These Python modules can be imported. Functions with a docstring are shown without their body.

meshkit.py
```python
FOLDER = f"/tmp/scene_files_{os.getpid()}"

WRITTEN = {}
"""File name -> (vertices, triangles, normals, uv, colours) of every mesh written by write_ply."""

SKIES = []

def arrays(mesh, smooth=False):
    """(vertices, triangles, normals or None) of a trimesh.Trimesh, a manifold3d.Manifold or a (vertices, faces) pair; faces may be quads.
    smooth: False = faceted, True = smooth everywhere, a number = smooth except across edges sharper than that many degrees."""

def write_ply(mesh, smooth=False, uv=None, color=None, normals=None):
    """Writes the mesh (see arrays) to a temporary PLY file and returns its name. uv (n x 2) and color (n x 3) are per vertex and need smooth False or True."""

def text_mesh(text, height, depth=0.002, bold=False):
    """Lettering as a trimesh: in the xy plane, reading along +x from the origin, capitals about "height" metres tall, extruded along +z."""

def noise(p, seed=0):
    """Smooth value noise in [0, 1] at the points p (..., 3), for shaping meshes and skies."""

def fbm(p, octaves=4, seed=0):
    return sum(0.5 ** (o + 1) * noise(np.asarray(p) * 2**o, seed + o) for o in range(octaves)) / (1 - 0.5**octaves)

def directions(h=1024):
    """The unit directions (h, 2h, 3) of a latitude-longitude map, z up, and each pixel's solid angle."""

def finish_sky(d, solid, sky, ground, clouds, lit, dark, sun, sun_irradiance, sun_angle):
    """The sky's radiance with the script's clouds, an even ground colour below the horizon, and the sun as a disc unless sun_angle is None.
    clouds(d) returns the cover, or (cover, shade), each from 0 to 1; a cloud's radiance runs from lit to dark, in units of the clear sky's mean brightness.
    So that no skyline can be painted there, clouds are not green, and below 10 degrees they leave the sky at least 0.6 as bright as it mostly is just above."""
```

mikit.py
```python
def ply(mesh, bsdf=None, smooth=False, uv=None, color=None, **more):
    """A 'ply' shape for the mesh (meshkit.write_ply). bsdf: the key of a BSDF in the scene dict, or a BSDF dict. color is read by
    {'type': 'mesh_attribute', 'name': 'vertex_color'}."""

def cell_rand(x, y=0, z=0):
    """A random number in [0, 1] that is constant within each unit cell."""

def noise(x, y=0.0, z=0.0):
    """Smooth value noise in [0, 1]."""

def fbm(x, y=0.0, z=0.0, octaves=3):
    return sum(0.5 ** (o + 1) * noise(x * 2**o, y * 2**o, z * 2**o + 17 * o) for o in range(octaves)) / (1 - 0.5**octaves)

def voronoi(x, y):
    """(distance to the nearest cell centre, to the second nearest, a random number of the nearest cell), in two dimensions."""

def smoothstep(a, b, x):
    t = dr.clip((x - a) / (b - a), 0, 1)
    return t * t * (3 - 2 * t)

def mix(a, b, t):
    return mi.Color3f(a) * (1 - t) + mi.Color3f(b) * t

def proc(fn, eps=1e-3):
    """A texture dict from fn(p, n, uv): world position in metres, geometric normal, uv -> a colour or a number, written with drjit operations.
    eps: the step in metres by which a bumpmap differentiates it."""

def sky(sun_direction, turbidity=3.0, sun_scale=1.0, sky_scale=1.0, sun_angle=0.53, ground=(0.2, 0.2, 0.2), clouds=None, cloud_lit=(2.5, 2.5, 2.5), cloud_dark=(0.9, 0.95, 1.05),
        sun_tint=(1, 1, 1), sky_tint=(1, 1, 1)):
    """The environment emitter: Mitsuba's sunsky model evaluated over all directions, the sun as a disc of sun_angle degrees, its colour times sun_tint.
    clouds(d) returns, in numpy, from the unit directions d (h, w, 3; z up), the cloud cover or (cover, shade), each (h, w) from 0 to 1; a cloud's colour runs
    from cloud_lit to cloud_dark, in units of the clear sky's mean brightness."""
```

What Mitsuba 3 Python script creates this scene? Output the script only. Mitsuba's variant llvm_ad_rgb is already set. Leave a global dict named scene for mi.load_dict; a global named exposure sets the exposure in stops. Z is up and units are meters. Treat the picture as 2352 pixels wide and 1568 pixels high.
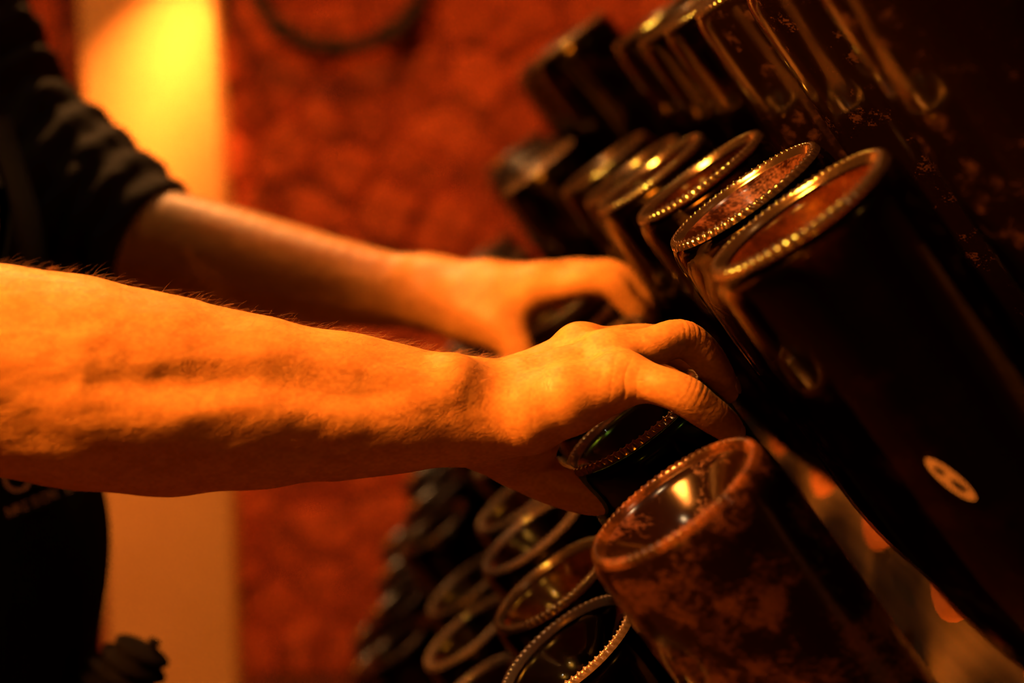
import math, random
import numpy as np, trimesh, manifold3d as m3, drjit as dr, mitsuba as mi
import mikit, meshkit
from mikit import noise, fbm, smoothstep, mix, voronoi
T = mi.ScalarTransform4f
random.seed(7); rng = np.random.default_rng(11)
scene, labels = {}, {}

# ------------------------------------------------------------------ camera
PITCH, FPX = 0.1559, 3267.0
EYE = np.array([0, 0, 1.30])
FW = np.array([0, math.cos(PITCH), -math.sin(PITCH)]); UP = np.array([0, math.sin(PITCH), math.cos(PITCH)]); RT = np.array([1.0, 0, 0])
scene['camera'] = {'type': 'thinlens', 'fov': 2 * math.degrees(math.atan(1176 / FPX)), 'fov_axis': 'x', 'aperture_radius': 0.0069, 'focus_distance': 0.672,
                   'near_clip': 0.05, 'far_clip': 50.0, 'to_world': T().look_at(origin=EYE.tolist(), target=(EYE + FW).tolist(), up=[0, 0, 1])}
exposure = 0.0
def P(px, py, Z):                       # a point seen at (px, py) at depth Z
    return EYE + Z * ((px - 1176) / FPX * RT + (784 - py) / FPX * UP + FW)

# ------------------------------------------------------------------ lamps, all out of view (light; the fittings are built below)
KEY = np.array([-0.94, 0.28, 2.02]); KEY_AT = np.array([0.02, 0.80, 1.15])
WALL = np.array([-0.575, 2.90, 1.80]); WALL_AT = np.array([-0.80, 3.08, 1.22])
AMB = np.array([0.10, 1.9, 2.66]); AMB_AT = np.array([-0.55, 3.2, 0.75])
RIM = np.array([-0.55, 2.05, 2.62]); RIM_AT = np.array([-0.33, 1.13, 1.28])
FILL = np.array([-1.05, -0.75, 1.72]); FILL_AT = np.array([-0.05, 0.80, 1.15])
ORANGE = np.array([1.0, 0.262, 0.036])
def spot(name, at, to, power, cut, beam, tint=ORANGE):
    scene[name] = {'type': 'spot', 'to_world': T().look_at(origin=at.tolist(), target=to.tolist(), up=[0, 1, 0.01]), 'cutoff_angle': cut, 'beam_width': beam,
                   'intensity': {'type': 'rgb', 'value': (tint * power).tolist()}}
scene['unseen_spot_lamp__bulb'] = {'type': 'disk', 'to_world': T().look_at(origin=KEY.tolist(), target=KEY_AT.tolist(), up=[0, 1, 0.01]).scale([.17, .17, 1]),
                      'emitter': {'type': 'area', 'radiance': {'type': 'rgb', 'value': (ORANGE * 240).tolist()}}}  # key lamp out of view, lights the hands and near forearm from upper left
spot('light_wall', WALL, WALL_AT, 15.0, 22, 3, np.array([1.0, 0.225, 0.035]))  # out of view above the pier, makes the bright scallop on the plaster
spot('light_vault', AMB, AMB_AT, 5.2, 50, 20, np.array([1.0, 0.19, 0.008]))  # out of view overhead, placed to light the red back wall
spot('light_rim', RIM, RIM_AT, 9.0, 15, 6, np.array([1.0, .42, .12]))  # out of view behind the person, lights the top edge of the far sleeve
spot('light_fill', FILL, FILL_AT, .4, 30, 18, np.array([1.0, 0.22, 0.006]))  # out of view at front left, weakly lifts the shaded side of the arms
CREAM = np.array([1.0, 0.62, 0.30])
BULBS = [(np.array([-0.74, 0.72, 2.34]), 0.022, 420.0), (np.array([-0.40, 1.15, 2.42]), 0.016, 420.0), (np.array([0.25, 0.05, 2.62]), 0.014, 300.0)]  # bulbs out of view, placed for cream glints on the bottle rims

# ------------------------------------------------------------------ materials
def bs(name, d): scene[name] = d; return name
def rgb(*v): return {'type': 'rgb', 'value': list(v)}
def princ(name, col, rough=0.5, spec=0.5, tw=True, **k):
    d = {'type': 'principled', 'base_color': col if isinstance(col, dict) else rgb(*col), 'roughness': rough, 'specular': spec, **k}
    return bs(name, {'type': 'twosided', 'bsdf': d} if tw else d)

def skin_col(p, n, uv):
    a = fbm(p.x * 160, p.y * 160, p.z * 160, 3); b = fbm(p.x * 45 + 3, p.y * 45, p.z * 45, 2); c = noise(p.x * 700, p.y * 700, p.z * 700)
    k = smoothstep(0.28, 0.72, 0.42 * a + 0.26 * b + 0.32 * c)
    return mix(mi.Color3f(.63, .30, .07), mi.Color3f(.76, .415, .105), k)
def skin_bump(p, n, uv):
    return 0.00012 * fbm(p.x * 1000, p.y * 1000, p.z * 1000, 2) + 0.00013 * noise(p.x * 330 + p.z * 120, p.y * 420, p.z * 420)
bs('skin', {'type': 'twosided', 'bsdf': {'type': 'bumpmap', 'arbitrary': mikit.proc(skin_bump, 2e-4), 'scale': 1.0,
            'bsdf': {'type': 'principled', 'base_color': mikit.proc(skin_col), 'roughness': 0.46, 'specular': 0.45}}})
princ('arm_hair', (.42, .22, .08), 0.35)
princ('nail', (.72, .45, .33), 0.25, 0.6)
def shirt_col(p, n, uv): return mix(mi.Color3f(.009, .0055, .003), mi.Color3f(.017, .010, .006), fbm(p.x * 400, p.y * 400, p.z * 400, 2))
princ('shirt_cloth', mikit.proc(shirt_col), 0.8, 0.12, sheen=0.35)
princ('apron_cloth', (.0035, .003, .003), 0.9, 0.08)
princ('trouser_cloth', (.02, .02, .025), 0.9, 0.1)
princ('shoe_leather', (.02, .012, .008), 0.5)
princ('print_ink', (.80, .62, .40), 0.6)
princ('head_hair', (.05, .028, .015), 0.45)
princ('eye_white', (.8, .78, .74), 0.2); princ('eye_iris', (.08, .04, .02), 0.2)

def brick_tone(a, b, s):
    def f(p, n, uv):
        k = smoothstep(.3, .7, fbm(p.x * 26 + s, p.y * 26, p.z * 26, 3)); pit = smoothstep(.60, .72, noise(p.x * 38, p.y * 38 + s, p.z * 38))
        return mix(mix(a, b, k), mi.Color3f(.10, .035, .02), pit * .55)
    return mikit.proc(f)
for i, (a, b) in enumerate([((.40, .095, .04), (.60, .15, .06)), ((.34, .08, .035), (.52, .125, .05)), ((.44, .105, .045), (.64, .17, .07)), ((.28, .065, .03), (.46, .11, .045))]):
    princ(f'stone_{i}', brick_tone(mi.Color3f(*a), mi.Color3f(*b), 5.0 * i), 0.9, 0.1)
princ('mortar', brick_tone(mi.Color3f(.22, .05, .025), mi.Color3f(.42, .10, .045), 31.0), 0.95, 0.1)
def plaster(p, n, uv):
    return mix(mi.Color3f(.70, .52, .24), mi.Color3f(.80, .62, .30), fbm(p.x * 7, p.y * 7, p.z * 7, 3))
princ('plaster', mikit.proc(plaster), 0.85, 0.1)
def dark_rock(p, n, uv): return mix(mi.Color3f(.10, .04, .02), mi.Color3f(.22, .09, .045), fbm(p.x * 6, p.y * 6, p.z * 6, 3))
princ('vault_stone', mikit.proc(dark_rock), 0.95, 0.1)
princ('iron', (.015, .012, .010), 0.55, 0.4)
princ('lamp_metal', (.05, .045, .04), 0.4, 0.5)

# ------------------------------------------------------------------ helpers
count = {}
def numbered(name):
    count[name] = count.get(name, -1) + 1
    return name if count[name] == 0 else f'{name}_{count[name]:03d}'
def tag(key, label=None, cat=None, group=None, kind=None):
    labels[key] = {k: v for k, v in (('label', label), ('category', cat), ('group', group), ('kind', kind)) if v}
def put(key, shape): scene[key] = shape; return key
def box(lo, hi, bev=0.0):
    lo, hi = np.array(lo, float), np.array(hi, float)
    if bev <= 0: return trimesh.creation.box(bounds=[lo, hi])
    pts = []
    for ax in range(3):
        for s in np.ndindex(2, 2, 2):
            c = np.where(s, hi, lo).astype(float); inn = np.where(s, hi - bev, lo + bev).astype(float); inn[ax] = c[ax]; pts.append(inn)
    return trimesh.convex.convex_hull(np.array(pts))
def tube(points, radii, sides=10, closed=False):
    p = np.asarray(points, float); r = np.broadcast_to(radii, (len(p),))
    t = (np.roll(p, -1, 0) - np.roll(p, 1, 0)) if closed else np.gradient(p, axis=0)
    t /= np.linalg.norm(t, axis=1, keepdims=True) + 1e-12
    a = np.cross(t, np.where(np.abs(t[:, 2:]) < .9, [0, 0, 1.], [1., 0, 0])); a /= np.linalg.norm(a, axis=1, keepdims=True) + 1e-12
    b = np.cross(t, a); g = np.arange(sides) * 2 * np.pi / sides
    v = p[:, None] + r[:, None, None] * (np.cos(g)[None, :, None] * a[:, None] + np.sin(g)[None, :, None] * b[:, None])
    n = len(p); m = n if closed else n - 1
    i, j = np.meshgrid(np.arange(m), np.arange(sides), indexing='ij'); i2 = (i + 1) % n; j2 = (j + 1) % sides
    q = np.stack([i * sides + j, i * sides + j2, i2 * sides + j2, i2 * sides + j], -1).reshape(-1, 4)
    v = v.reshape(-1, 3); f = np.vstack([q[:, [0, 1, 2]], q[:, [0, 2, 3]]])
    if not closed:
        v = np.vstack([v, p[:1], p[-1:]]); k = np.arange(sides); k2 = (k + 1) % sides
        f = np.vstack([f, np.stack([k2, k, k * 0 + n * sides], 1), np.stack([k + (n - 1) * sides, k2 + (n - 1) * sides, k * 0 + n * sides + 1], 1)])
    return trimesh.Trimesh(v, f, process=False)
def lathe(prof, seg=96, disp=None):
    prof = np.asarray(prof, float); g = np.arange(seg) * 2 * np.pi / seg
    r, h = prof[:, 0][:, None] + 0 * g, prof[:, 1][:, None] + 0 * g
    if disp is not None: r, h = disp(r, h, g[None] + 0 * r)
    v = np.stack([r * np.cos(g), r * np.sin(g), h], -1).reshape(-1, 3)
    i, j = np.meshgrid(np.arange(len(prof) - 1), np.arange(seg), indexing='ij'); j2 = (j + 1) % seg
    q = np.stack([i * seg + j, i * seg + j2, (i + 1) * seg + j2, (i + 1) * seg + j], -1).reshape(-1, 4)
    return trimesh.Trimesh(v, np.vstack([q[:, [0, 1, 2]], q[:, [0, 2, 3]]]), process=False)
def spline(pts, n):
    from scipy.interpolate import CubicSpline
    pts = np.asarray(pts, float); s = np.r_[0, np.cumsum(np.linalg.norm(np.diff(pts, axis=0), axis=1))]
    return CubicSpline(s, pts)(np.linspace(0, s[-1], n))

# ------------------------------------------------------------------ the cellar
YB = 3.20
def slab(name, lo, hi, mat):
    put(name, mikit.ply(box(lo, hi), mat)); tag(name, kind='structure')
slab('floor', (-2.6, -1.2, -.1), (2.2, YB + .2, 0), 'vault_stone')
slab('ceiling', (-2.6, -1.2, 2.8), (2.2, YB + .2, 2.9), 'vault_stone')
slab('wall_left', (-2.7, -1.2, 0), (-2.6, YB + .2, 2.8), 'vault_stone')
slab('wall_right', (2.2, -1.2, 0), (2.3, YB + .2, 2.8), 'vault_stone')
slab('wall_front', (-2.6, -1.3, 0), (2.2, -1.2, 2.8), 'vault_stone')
slab('wall_back', (-2.6, YB, 0), (2.2, YB + .1, 2.8), 'mortar')
from scipy.spatial import Voronoi
from shapely.geometry import Polygon
pts = np.array([(x + rng.uniform(-.065, .065) + .07 * (k % 2), z + rng.uniform(-.042, .042)) for k, z in enumerate(np.arange(-.05, 2.85, .112)) for x in np.arange(-2.65, 2.3, .148)])
vor = Voronoi(pts); rest = []
for reg in vor.point_region:
    r_ = vor.regions[reg]
    if -1 in r_ or len(r_) < 3: continue
    pg = Polygon(vor.vertices[r_]); c = pg.centroid
    if not (-2.5 < c.x < 2.1 and .03 < c.y < 2.72) or -.86 < c.x < -.69: continue
    dep, b = rng.uniform(.008, .05), rng.uniform(.014, .030); P3 = []
    for off, y in ((.001, YB + .01), (.004, YB - dep * .55), (b, YB - dep)):
        g_ = pg.buffer(-off)
        if g_.is_empty or g_.geom_type != 'Polygon': continue
        P3 += [(x, y + rng.uniform(-.005, .005), z) for x, z in list(g_.exterior.coords)[:-1]]
    if len(P3) < 8: continue
    hull = trimesh.convex.convex_hull(np.array(P3))
    if -1.35 < c.x < .45 and .05 < c.y < 1.85: put(numbered('wall_back__stone'), mikit.ply(hull, f'stone_{rng.integers(0, 4)}'))
    else: rest.append(hull)
put('wall_back__rubble', mikit.ply(trimesh.util.concatenate(rest), 'stone_1')); tag('wall_back__rubble', 'red rubble stones beyond the nearest ones', kind='stuff')
pil = box((-.918, YB - .12, 0), (-.628, YB + .02, 2.8), .006)
put('trim_1', mikit.ply(pil, 'plaster')); tag('trim_1', kind='structure')
# iron hoop on the wall
hc = P(775, -75, 3.0)
hp = np.array([hc + np.array([.19 * math.cos(a) * (1 + .02 * math.sin(3 * a)), .0, .165 * math.sin(a)]) for a in np.linspace(0, 2 * math.pi, 72, endpoint=False)])
hoop = [tube(hp, .018, 10, True)]
for a in (-2.25, -1.62, -.95, .6, 1.6, 2.7):
    hoop.append(trimesh.creation.icosphere(2, .026).apply_scale([1.2, .8, .9]).apply_translation(hc + np.array([.19 * math.cos(a), -.004, .165 * math.sin(a)])))
hk = tube([hc + np.array([.0, .1, .26]), hc + np.array([0, .02, .25]), hc + np.array([0, -.01, .2]), hc + np.array([0, -.02, .155])], .008, 8)
put('wall_hoop__hoop', mikit.ply(trimesh.util.concatenate(hoop), 'iron', 40)); put('wall_hoop__hook', mikit.ply(hk, 'iron', 40))
tag('wall_hoop', 'dark blurred iron hoop hanging on the rough red stone wall', 'iron hoop')
# fittings for the unseen lamps, placed where their light is wanted
def can_lamp(at, to, sc=1.0):
    k = numbered('unseen_spot_lamp'); d = (to - at) / np.linalg.norm(to - at)
    m = lathe([(0, -.12), (.04, -.12), (.09, -.10), (.112, .05), (.108, .05), (.098, -.004), (0, -.004)], 32)
    m.apply_scale(sc); R = trimesh.geometry.align_vectors([0, 0, 1], d); R[:3, 3] = at
    put(k + '__shade', mikit.ply(m.apply_transform(R), 'lamp_metal', 40))
    put(k + '__stem', mikit.ply(tube([at - d * .118 * sc, np.array([at[0] - d[0] * .14 * sc, at[1] - d[1] * .14 * sc, 2.8])], .008, 8), 'lamp_metal', 40))
    return k
tag(can_lamp(KEY, KEY_AT, 1.78), 'unseen black can lamp placed to light the hands and near forearm', 'lamp')
tag(can_lamp(WALL, WALL_AT, .35), 'unseen black can lamp shining down the pale plaster pier', 'lamp')
tag(can_lamp(AMB, AMB_AT, .6), 'unseen black can lamp placed to light the red stone wall', 'lamp')
tag(can_lamp(FILL, FILL_AT, .6), 'unseen black can lamp on a long rod, weakly lighting the arms from the front', 'lamp')
tag(can_lamp(RIM, RIM_AT, .6), 'unseen black can lamp behind the person, lighting the top of the far sleeve', 'lamp')
for i, (c, r, rad) in enumerate(BULBS):
    k = numbered('unseen_bulb')
    put(k + '__bulb', {'type': 'sphere', 'center': c.tolist(), 'radius': r, 'emitter': {'type': 'area', 'radiance': rgb(*(CREAM * rad))}})
    put(k + '__socket', mikit.ply(tube([c + [0, 0, r * .9], c + [0, 0, r + .05], [c[0], c[1], 2.8]], [.014, .014, .006], 12), 'lamp_metal', 40))
    tag(k, ['unseen round bulb above the apron, placed for cream glints on the rims', 'unseen round bulb above the far arm, placed for cream glints on the rims', 'unseen round bulb above the near bottles, placed for cream glints on the rims'][i], 'bulb')

# small green lamp out of view, placed for green glints on the bottles
GR = np.array([-1.10, .10, 1.95])
put('unseen_green_lamp__lens', mikit.ply(box(GR - [.008, .012, .010], GR + [.008, .012, .010], .003), {'type': 'diffuse', 'reflectance': rgb(.1, .3, .1)}, emitter={'type': 'area', 'radiance': rgb(.2, 14., 2.)}))
put('unseen_green_lamp__housing', mikit.ply(box(GR - [.035, .05, .035], GR + [-.009, .05, .035], .006), 'lamp_metal'))
put('unseen_green_lamp__arm', mikit.ply(tube([GR + [-.02, 0, .03], GR + [-.02, 0, .4], [GR[0] - .02, GR[1], 2.8]], .008, 8), 'lamp_metal', 40))
tag('unseen_green_lamp', 'small unseen green lamp placed for green glints on the bottles', 'lamp')

# ------------------------------------------------------------------ bottles
TH = -0.0557
RV = np.array([math.sin(TH), math.cos(TH), 0]); NV = np.array([math.cos(TH), -math.sin(TH), 0]); ZV = np.array([0, 0, 1.0])
AX = .596 * RT + np.array([0, .030, 0]) - .8045 * ZV; AX /= np.linalg.norm(AX)

PUNT = [(0.0003, .0220), (.007, .0214), (.014, .0192), (.020, .0158), (.0255, .0116), (.0300, .0078), (.0335, .0048), (.0355, .0036), (.0364, .0031)]
RINGP = [(.0356, .0034), (.0360, .0029), (.0366, .0020), (.0372, .0012), (.0380, .0004), (.0389, 0), (.0396, .0002), (.0402, .0007), (.0408, .0015), (.0413, .0023), (.0417, .0031)]
HEEL = [(.0364, .0033), (.0392, .0022), (.0410, .0026), (.0420, .0042), (.0429, .0066), (.0436, .0100), (.0440, .016)]
BODY = [(.0441, .03), (.0441, .08), (.0440, .13), (.0436, .158), (.0425, .172), (.0400, .189), (.0360, .207), (.0305, .226), (.0245, .246), (.0195, .263), (.0163, .278), (.0150, .288), (.0147, .298), (.0160, .299), (.0168, .302), (.0160, .3055), (.0145, .3065), (.0140, .315)]
def dense(p, n):
    p = np.asarray(p); s = np.r_[0, np.cumsum(np.linalg.norm(np.diff(p, axis=0), axis=1))]
    q = np.linspace(0, s[-1], n); return np.stack([np.interp(q, s, p[:, 0]), np.interp(q, s, p[:, 1])], 1)
from scipy.interpolate import PchipInterpolator
def smoothp(p, n):
    p = np.asarray(p); s = np.r_[0, np.cumsum(np.linalg.norm(np.diff(p, axis=0), axis=1))]
    q = np.linspace(0, s[-1], n); return np.stack([PchipInterpolator(s, p[:, 0])(q), PchipInterpolator(s, p[:, 1])(q)], 1)
def knurl(amp):
    def f(r, h, g):
        w1 = np.exp(-((r - .0404) / .0010) ** 2); w2 = np.exp(-((r - .0386) / .0006) ** 2)
        k = np.maximum(0, np.cos(66 * g + (r - .0404) * 1100)) ** 1.1; b = np.maximum(0, np.cos(66 * g)) ** 1.5
        return r + amp * .55 * w1 * k - amp * .5 * w2 * b, h - amp * (.75 * w1 * k + w2 * b)
    return f
punt_m = smoothp(PUNT, 26); heel_body = np.vstack([smoothp(HEEL, 16), smoothp(BODY, 60)])
PLY = {}
def shared(name, mesh, smooth=True): PLY[name] = mikit.ply(mesh, None, smooth)
shared('shell', lathe(heel_body, 96)); shared('shell_far', lathe(np.vstack([smoothp(HEEL, 7), smoothp(BODY, 22)]), 40))
shared('punt', lathe(punt_m, 96)); shared('punt_far', lathe(smoothp(PUNT, 12), 40))
shared('ring', lathe(smoothp(RINGP, 30), 66 * 8, knurl(.00085))); shared('ring_far', lathe(smoothp(RINGP, 14), 66 * 4, knurl(.00085)))
inner_p = [(r, h + .0015) for r, h in PUNT[:-1]] + [(.0374, .0050)]
core_p = [(.0374, .0050), (.0395, .0060), (.0412, .0085), (.0420, .013), (.0424, .018)] + [(r - .0016, h) for r, h in BODY[:11]] + [(.012, .287), (.0003, .287)]
shared('core', lathe(smoothp(core_p, 80), 96)); shared('core_far', lathe(smoothp(core_p, 32), 40))
shared('inner', lathe(smoothp(inner_p, 24), 96)); shared('inner_far', lathe(smoothp(inner_p, 12), 40))
shared('cap', lathe([(.0003, .3165), (.013, .3162), (.0152, .3150), (.0162, .3120), (.0168, .3095), (.0158, .3095), (.0150, .312)][::-1], 42, lambda r, h, g: (r + .0005 * np.cos(21 * g) * (r > .0161), h)))

for nm, tr in (('clear_glass', (.78, .62, .30)), ('green_glass', (.45, .75, .30))):
    bs(nm, {'type': 'thindielectric', 'int_ior': 1.45, 'specular_reflectance': rgb(.28, .28, .28), 'specular_transmittance': rgb(*tr)})
    bs('punt_' + nm, {'type': 'thindielectric', 'int_ior': 1.50, 'specular_reflectance': rgb(.8, .8, .8), 'specular_transmittance': rgb(*tr)})
def mottle(lo, hi, sc, thr, w):
    lo, hi = mi.Color3f(*lo), mi.Color3f(*hi)
    def f(p, n, uv):
        a = fbm(p.x * sc, p.y * sc, p.z * sc, 4); b = noise(p.x * sc * 9, p.y * sc * 9, p.z * sc * 9)
        return mix(lo, hi, smoothstep(thr, thr + w, .85 * a + .15 * b))
    return mikit.proc(f)
CORE = {
    'dark': princ('wine_dark', mottle((.001, .0005, .0002), (.013, .0050, .0018), 60, .5, .3), .16, .35),
    'amber': princ('wine_amber', mottle((.03, .010, .0015), (.16, .060, .010), 55, .30, .45), .16, .7),
    'brown': princ('wine_brown', mottle((.012, .005, .001), (.075, .028, .006), 50, .42, .3), .14, .7),
    'black': princ('wine_black', mottle((.0012, .0008, .0003), (.004, .0025, .001), 45, .5, .3), .14, .35),
}
def dust_w(sc, thr, w):
    def f(p, n, uv):
        a = fbm(p.x * sc, p.y * sc, p.z * sc, 4); b = noise(p.x * sc * 11, p.y * sc * 11, p.z * sc * 11)
        return smoothstep(thr, thr + w, .75 * a + .25 * b)
    return mikit.proc(f)
def dusty(name, sc, thr, w, dust, glass=(.012, .004, .001)):
    bs(name, {'type': 'twosided', 'bsdf': {'type': 'blendbsdf', 'weight': dust_w(sc, thr, w),
        'a': {'type': 'principled', 'base_color': rgb(*glass), 'roughness': .14, 'specular': .35},
        'b': {'type': 'principled', 'base_color': rgb(*dust), 'roughness': .55, 'specular': .5}}})
    return name
DUST = {
    'dust_heavy': dusty('dusty_glass', 60, .50, .22, (.085, .026, .006), (.008, .003, .001)),
    'dust_grain': dusty('grainy_glass', 70, .34, .35, (.14, .048, .009), (.016, .005, .0009)),
    'dust_light': dusty('lightly_dusty_glass', 110, .60, .12, (.040, .014, .004), (.005, .002, .0007)),
}
princ('rim_glass', (.42, .31, .18), .17, .9, metallic=.95)
princ('rim_pale', (.50, .38, .24), .26, .9, metallic=.72)
princ('rim_dust', mottle((.03, .012, .003), (.22, .08, .02), 80, .4, .3), .2, .9, metallic=.2)
princ('crown_metal', (.35, .28, .16), .35, .6, metallic=.8)
princ('pale_tan', (.50, .36, .20), .8, .1)

def frame(base, ax, roll):
    z = ax / np.linalg.norm(ax); x = np.cross([0, 1, 0], z); x /= np.linalg.norm(x); y = np.cross(z, x)
    c, s = math.cos(roll), math.sin(roll)
    M = np.eye(4); M[:3, 0] = c * x + s * y; M[:3, 1] = -s * x + c * y; M[:3, 2] = z; M[:3, 3] = base
    return M
def bottle(base, kind, label, group, far=False, rim='rim_glass', tilt=(0, 0), ax=None):
    k = numbered('champagne_bottle'); s = '_far' if far else ''
    M = frame(base, (AX if ax is None else ax) + tilt[0] * RV + tilt[1] * ZV, rng.uniform(0, 6.28)); tw = {'to_world': T(M)}
    def sh(p, mat): return {**PLY[p], 'bsdf': {'type': 'ref', 'id': mat}, **tw}
    gl = 'green_glass' if kind == 'black' else 'clear_glass'
    body_k, punt_k = {'dust_grain': ('dark', 'dust_grain'), 'dust_light': ('dust_light', 'dark')}.get(kind, (kind, kind))
    put(k + '__glass', sh('shell' + s, DUST.get(body_k, gl))); put(k + '__punt', sh('punt' + s, DUST.get(punt_k, 'punt_' + gl)))
    if body_k not in DUST: put(k + '__wine', sh('core' + s, CORE['black' if body_k == 'black' else 'dark']))
    if punt_k not in DUST: put(k + '__punt_lining', sh('inner' + s, CORE[punt_k]))
    put(k + '__knurled_rim', sh('ring' + s, rim)); put(k + '__crown_cap', sh('cap', 'crown_metal'))
    tag(k, label, 'bottle', group)
    return k, M
rng = np.random.default_rng(5)
O2 = np.array([.104, .685, 1.3 - .0349])
def p1(row, col): return O2 + RV * .1187 * (col - 2) + (-NV * .0394 - ZV * .1161) * (row - 2)
NTH = {1: 'nearest the camera', 2: 'second from the camera', 3: 'third from the camera', 4: 'fourth from the camera', 5: 'fifth from the camera', 6: 'farthest from the camera'}
ROW = {1: 'topmost near row', 2: 'near row above the hands', 3: 'near row the hands grip', 4: 'near row below the hands', 5: 'lowest near row'}
SPEC = {
 (2, 1): ('amber', 'rim_glass', 'large dark bottle nearest the camera above the hands, amber base with a bright yellow reflection'),
 (2, 2): ('dust_grain', 'rim_glass', 'sharply focused bottle above the hands with a grainy brown dusty base'),
 (2, 3): ('brown', 'rim_glass', 'dark amber bottle above the hands just behind the grainy dusty one'),
 (3, 1): ('dust_heavy', 'rim_dust', 'big dusty brown bottle in front of the near hand, base flecked with orange dirt'),
 (3, 2): ('black', 'rim_glass', 'clean black bottle gripped by the near hand'),
 (3, 4): ('dark', 'rim_glass', 'blurred bottle gripped by the far hand'),
 (4, 2): ('dark', 'rim_pale', 'bottle at the bottom edge with a dusty olive knurled rim, below the near hand'),
 (4, 3): ('brown', 'rim_glass', 'bottle with a dark red-brown hollow base, below the near hand'),
}
JIT = {(2, 1): (.001, -.004, -.001), (2, 5): (.002, 0, -.002), (2, 6): (-.0045, 0, 0), (3, 2): (-.005, .010, .0035), (2, 2): (.004, -.012, .0), (2, 3): (.005, -.012, .004), (2, 4): (-.003, 0, .001), (4, 5): (0, 0, -.012), (4, 4): (0, 0, -.005), (3, 1): (-.0060, 0, -.0025), (4, 2): (.001, .005, .003)}
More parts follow.
